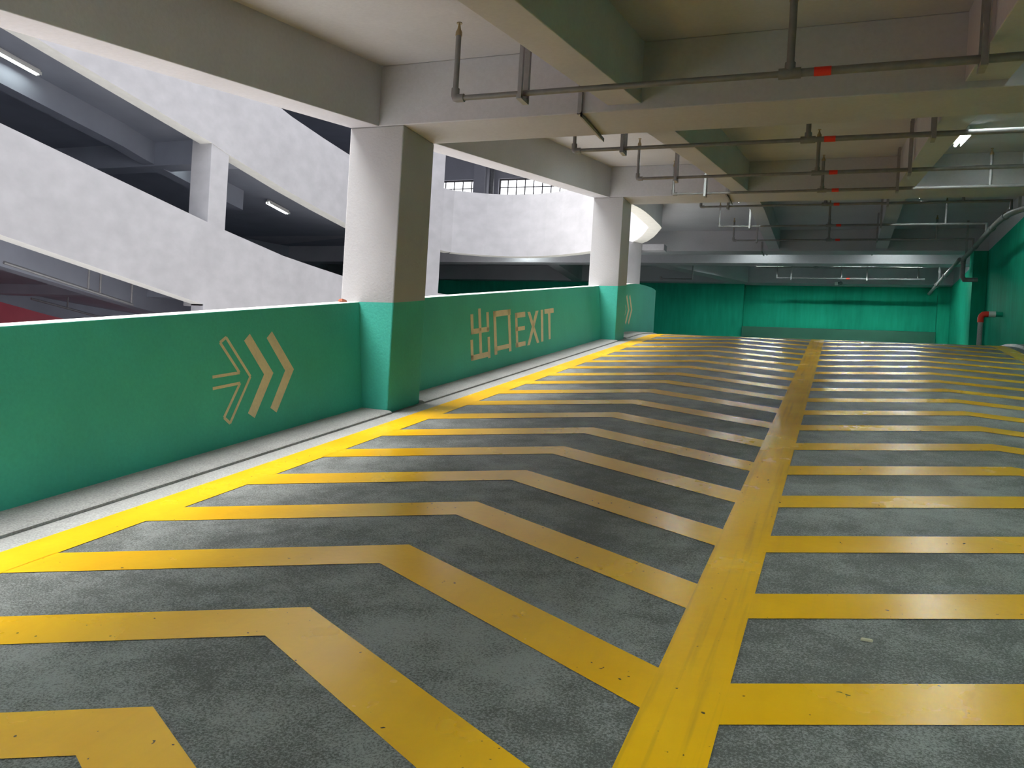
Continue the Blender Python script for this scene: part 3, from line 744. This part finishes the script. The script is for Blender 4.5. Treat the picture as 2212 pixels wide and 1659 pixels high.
# main pipe along the right wall
root = empty('water_main', (MAIN_X, 0, 2.45))
m = MB(); pts = [(MAIN_X, y, zf(y) + 2.45) for y in ysamples(-4.0, 19.3) + [23.3]]
m.tube(pts, 0.055, 14); m.build('main_pipe', 'pipe', root, smooth=True)
m = MB(); m.tube([(MAIN_X - 0.08, 23.5, 5.067), (MAIN_X - 0.08, 30.85, 5.06)], 0.050, 14); m.build('main_pipe', 'pipe', root, smooth=True)
for y in (7.7, 13.9, 17.9, 19.4, 21.6, 26.4, 28.5):
    m = MB(); z = zf(y) + 2.45; xx = MAIN_X if y < 23 else MAIN_X - 0.08
    m.tube([(xx, y - 0.06, z), (xx, y + 0.06, zf(y + 0.06) + 2.45)], 0.070, 14); m.build('coupling', 'pipe', root, smooth=True)
for y in (3.3, 10.2, 16.6, 23.0, 28.0):
    m = MB(); xx = MAIN_X if y < 23.2 else MAIN_X - 0.08
    m.box(xx - 0.025, xx + 0.025, y - 0.02, y + 0.02, zf(y) + 2.40, zf(y) + HS); m.build('hanger_bar', 'steel', root)
m = MB(); m.tube([(MAIN_X, 23.3, 5.067), (MAIN_X, 23.42, 5.06), (MAIN_X, 23.45, 5.0), (MAIN_X, 23.45, 4.62), (MAIN_X + 0.04, 23.45, 4.55), (MAIN_X + 0.34, 23.45, 4.55)], 0.055, 14)
m.build('drop_pipe', 'pipe', root, smooth=True)
tag(root, 'long grey water pipe running up the ramp beside the right wall', 'pipe')

# standpipe with red elbow
root = empty('standpipe', (2.97, 21.5, Z_LAND))
m = MB(); m.tube([(2.97, 21.5, Z_LAND), (2.97, 21.5, 3.34)], 0.054, 16); m.build('upright_pipe', 'kerb', root, smooth=True)
m = MB(); m.tube([(2.97, 21.5, 3.32), (2.97, 21.5, 3.42), (2.985, 21.5, 3.465), (3.02, 21.5, 3.50), (3.07, 21.5, 3.51), (3.12, 21.5, 3.51)], 0.066, 16); m.build('elbow', 'redtape', root, smooth=True)['label'] = 'red pipe elbow'
m = MB(); m.tube([(3.12, 21.5, 3.51), (3.26, 21.5, 3.51)], 0.068, 16); m.build('coupling', 'plastic', root, smooth=True)['label'] = 'white pipe coupling'
m = MB(); m.tube([(3.26, 21.5, 3.51), (3.40, 21.5, 3.51)], 0.054, 16); m.build('stub_pipe', 'green_wall', root, smooth=True)
tag(root, 'grey standpipe with red elbow rising from floor by the right green wall', 'pipe')

# camera on the far wall
YC = 30.9
root = empty('surveillance_camera', (-0.18, YC, 5.37))
m = MB(); m.box(-0.255, -0.145, YC - 0.16, YC - 0.02, 5.30, 5.41); m.build('housing', 'plastic', root, bevel=0.01)
m = MB(); m.tube([(-0.06, YC - 0.14, 5.36), (-0.06, YC - 0.02, 5.385)], [0.04, 0.06], 12); m.build('lens_hood', 'pipe', root, smooth=True)
m = MB(); m.box(-0.22, -0.04, YC - 0.02, YC - 0.001, 5.37, 5.42); m.build('wall_plate', 'dark', root)
tag(root, 'small white square camera fixed on the dark beam above the far wall', 'camera')

# pipes under the opposite lower deck
def low_pipe(x, y0, y1, z0, z1, drops, label):
    r = empty('hanging_pipe', (x, y0, z0))
    m = MB(); m.tube([(x, y0, z0), (x, y1, z1)], 0.03, 10); m.build('pipe_run', 'steel', r, smooth=True)
    for y in drops:
        z = z0 + (z1 - z0) * (y - y0) / (y1 - y0); c = lerp(S1TOP, y) - 1.22
        m = MB(); m.tube([(x, y, z), (x, y, c)], 0.022, 10); m.build('drop_rod', 'steel', r, smooth=True)
    return tag(r, label, 'pipe', 'pipes under the opposite lower deck')
low_pipe(-14.6, 11.0, 14.1, 3.02, 2.55, (12.9, 13.2, 14.05), 'grey pipe hung under the lower white band across the light well')
low_pipe(-19.5, 15.5, 18.6, 2.75, 2.35, (16.6,), 'pale horizontal pipe in front of the red wall')

# small box hung in the upper opening
root = empty('hanging_box', (-15.0, 23.4, 9.64))
m = MB(); m.box(-15.06, -14.94, 23.36, 23.44, 9.11, 9.30); m.build('box_body', 'plastic', root, bevel=0.01)
m = MB(); m.tube([(-15.0, 23.4, 9.30), (-15.0, 23.4, 9.64)], 0.012, 8); m.build('hanging_rod', 'steel', root, smooth=True)
tag(root, 'small pale box hanging in the dark upper opening left of the nearest column', 'box')

# small things
m = MB(); c = Vector((-4.47, 6.86, zf(6.86) + HP + 0.012))
m.hexa([c + Vector(p) for p in ((-0.03, -0.04, -0.012), (0.03, -0.05, -0.012), (0.036, 0.035, -0.012), (-0.024, 0.045, -0.012))], [c + Vector(p) for p in ((-0.022, -0.03, 0.012), (0.02, -0.04, 0.016), (0.026, 0.022, 0.010), (-0.02, 0.03, 0.015))])
tag(m.build('brick_fragment', 'brick', origin=c - Vector((0, 0, 0.012))), 'small reddish brick fragment on the white parapet top against the nearest column', 'rubble piece')
m = MB(); c = Vector((0.16, 3.42, zf(3.42)))
m.hexa([c + Vector(p) for p in ((-0.022, -0.008, 0.0), (0.02, -0.012, 0.0), (0.024, 0.008, 0.002), (-0.018, 0.012, 0.002))], [c + Vector(p) for p in ((-0.02, -0.006, 0.007), (0.018, -0.01, 0.008), (0.02, 0.006, 0.008), (-0.016, 0.01, 0.008))])
tag(m.build('concrete_chip', 'chip', origin=c), 'tiny pale chip lying on the grey floor of the right lane', 'rubble piece')
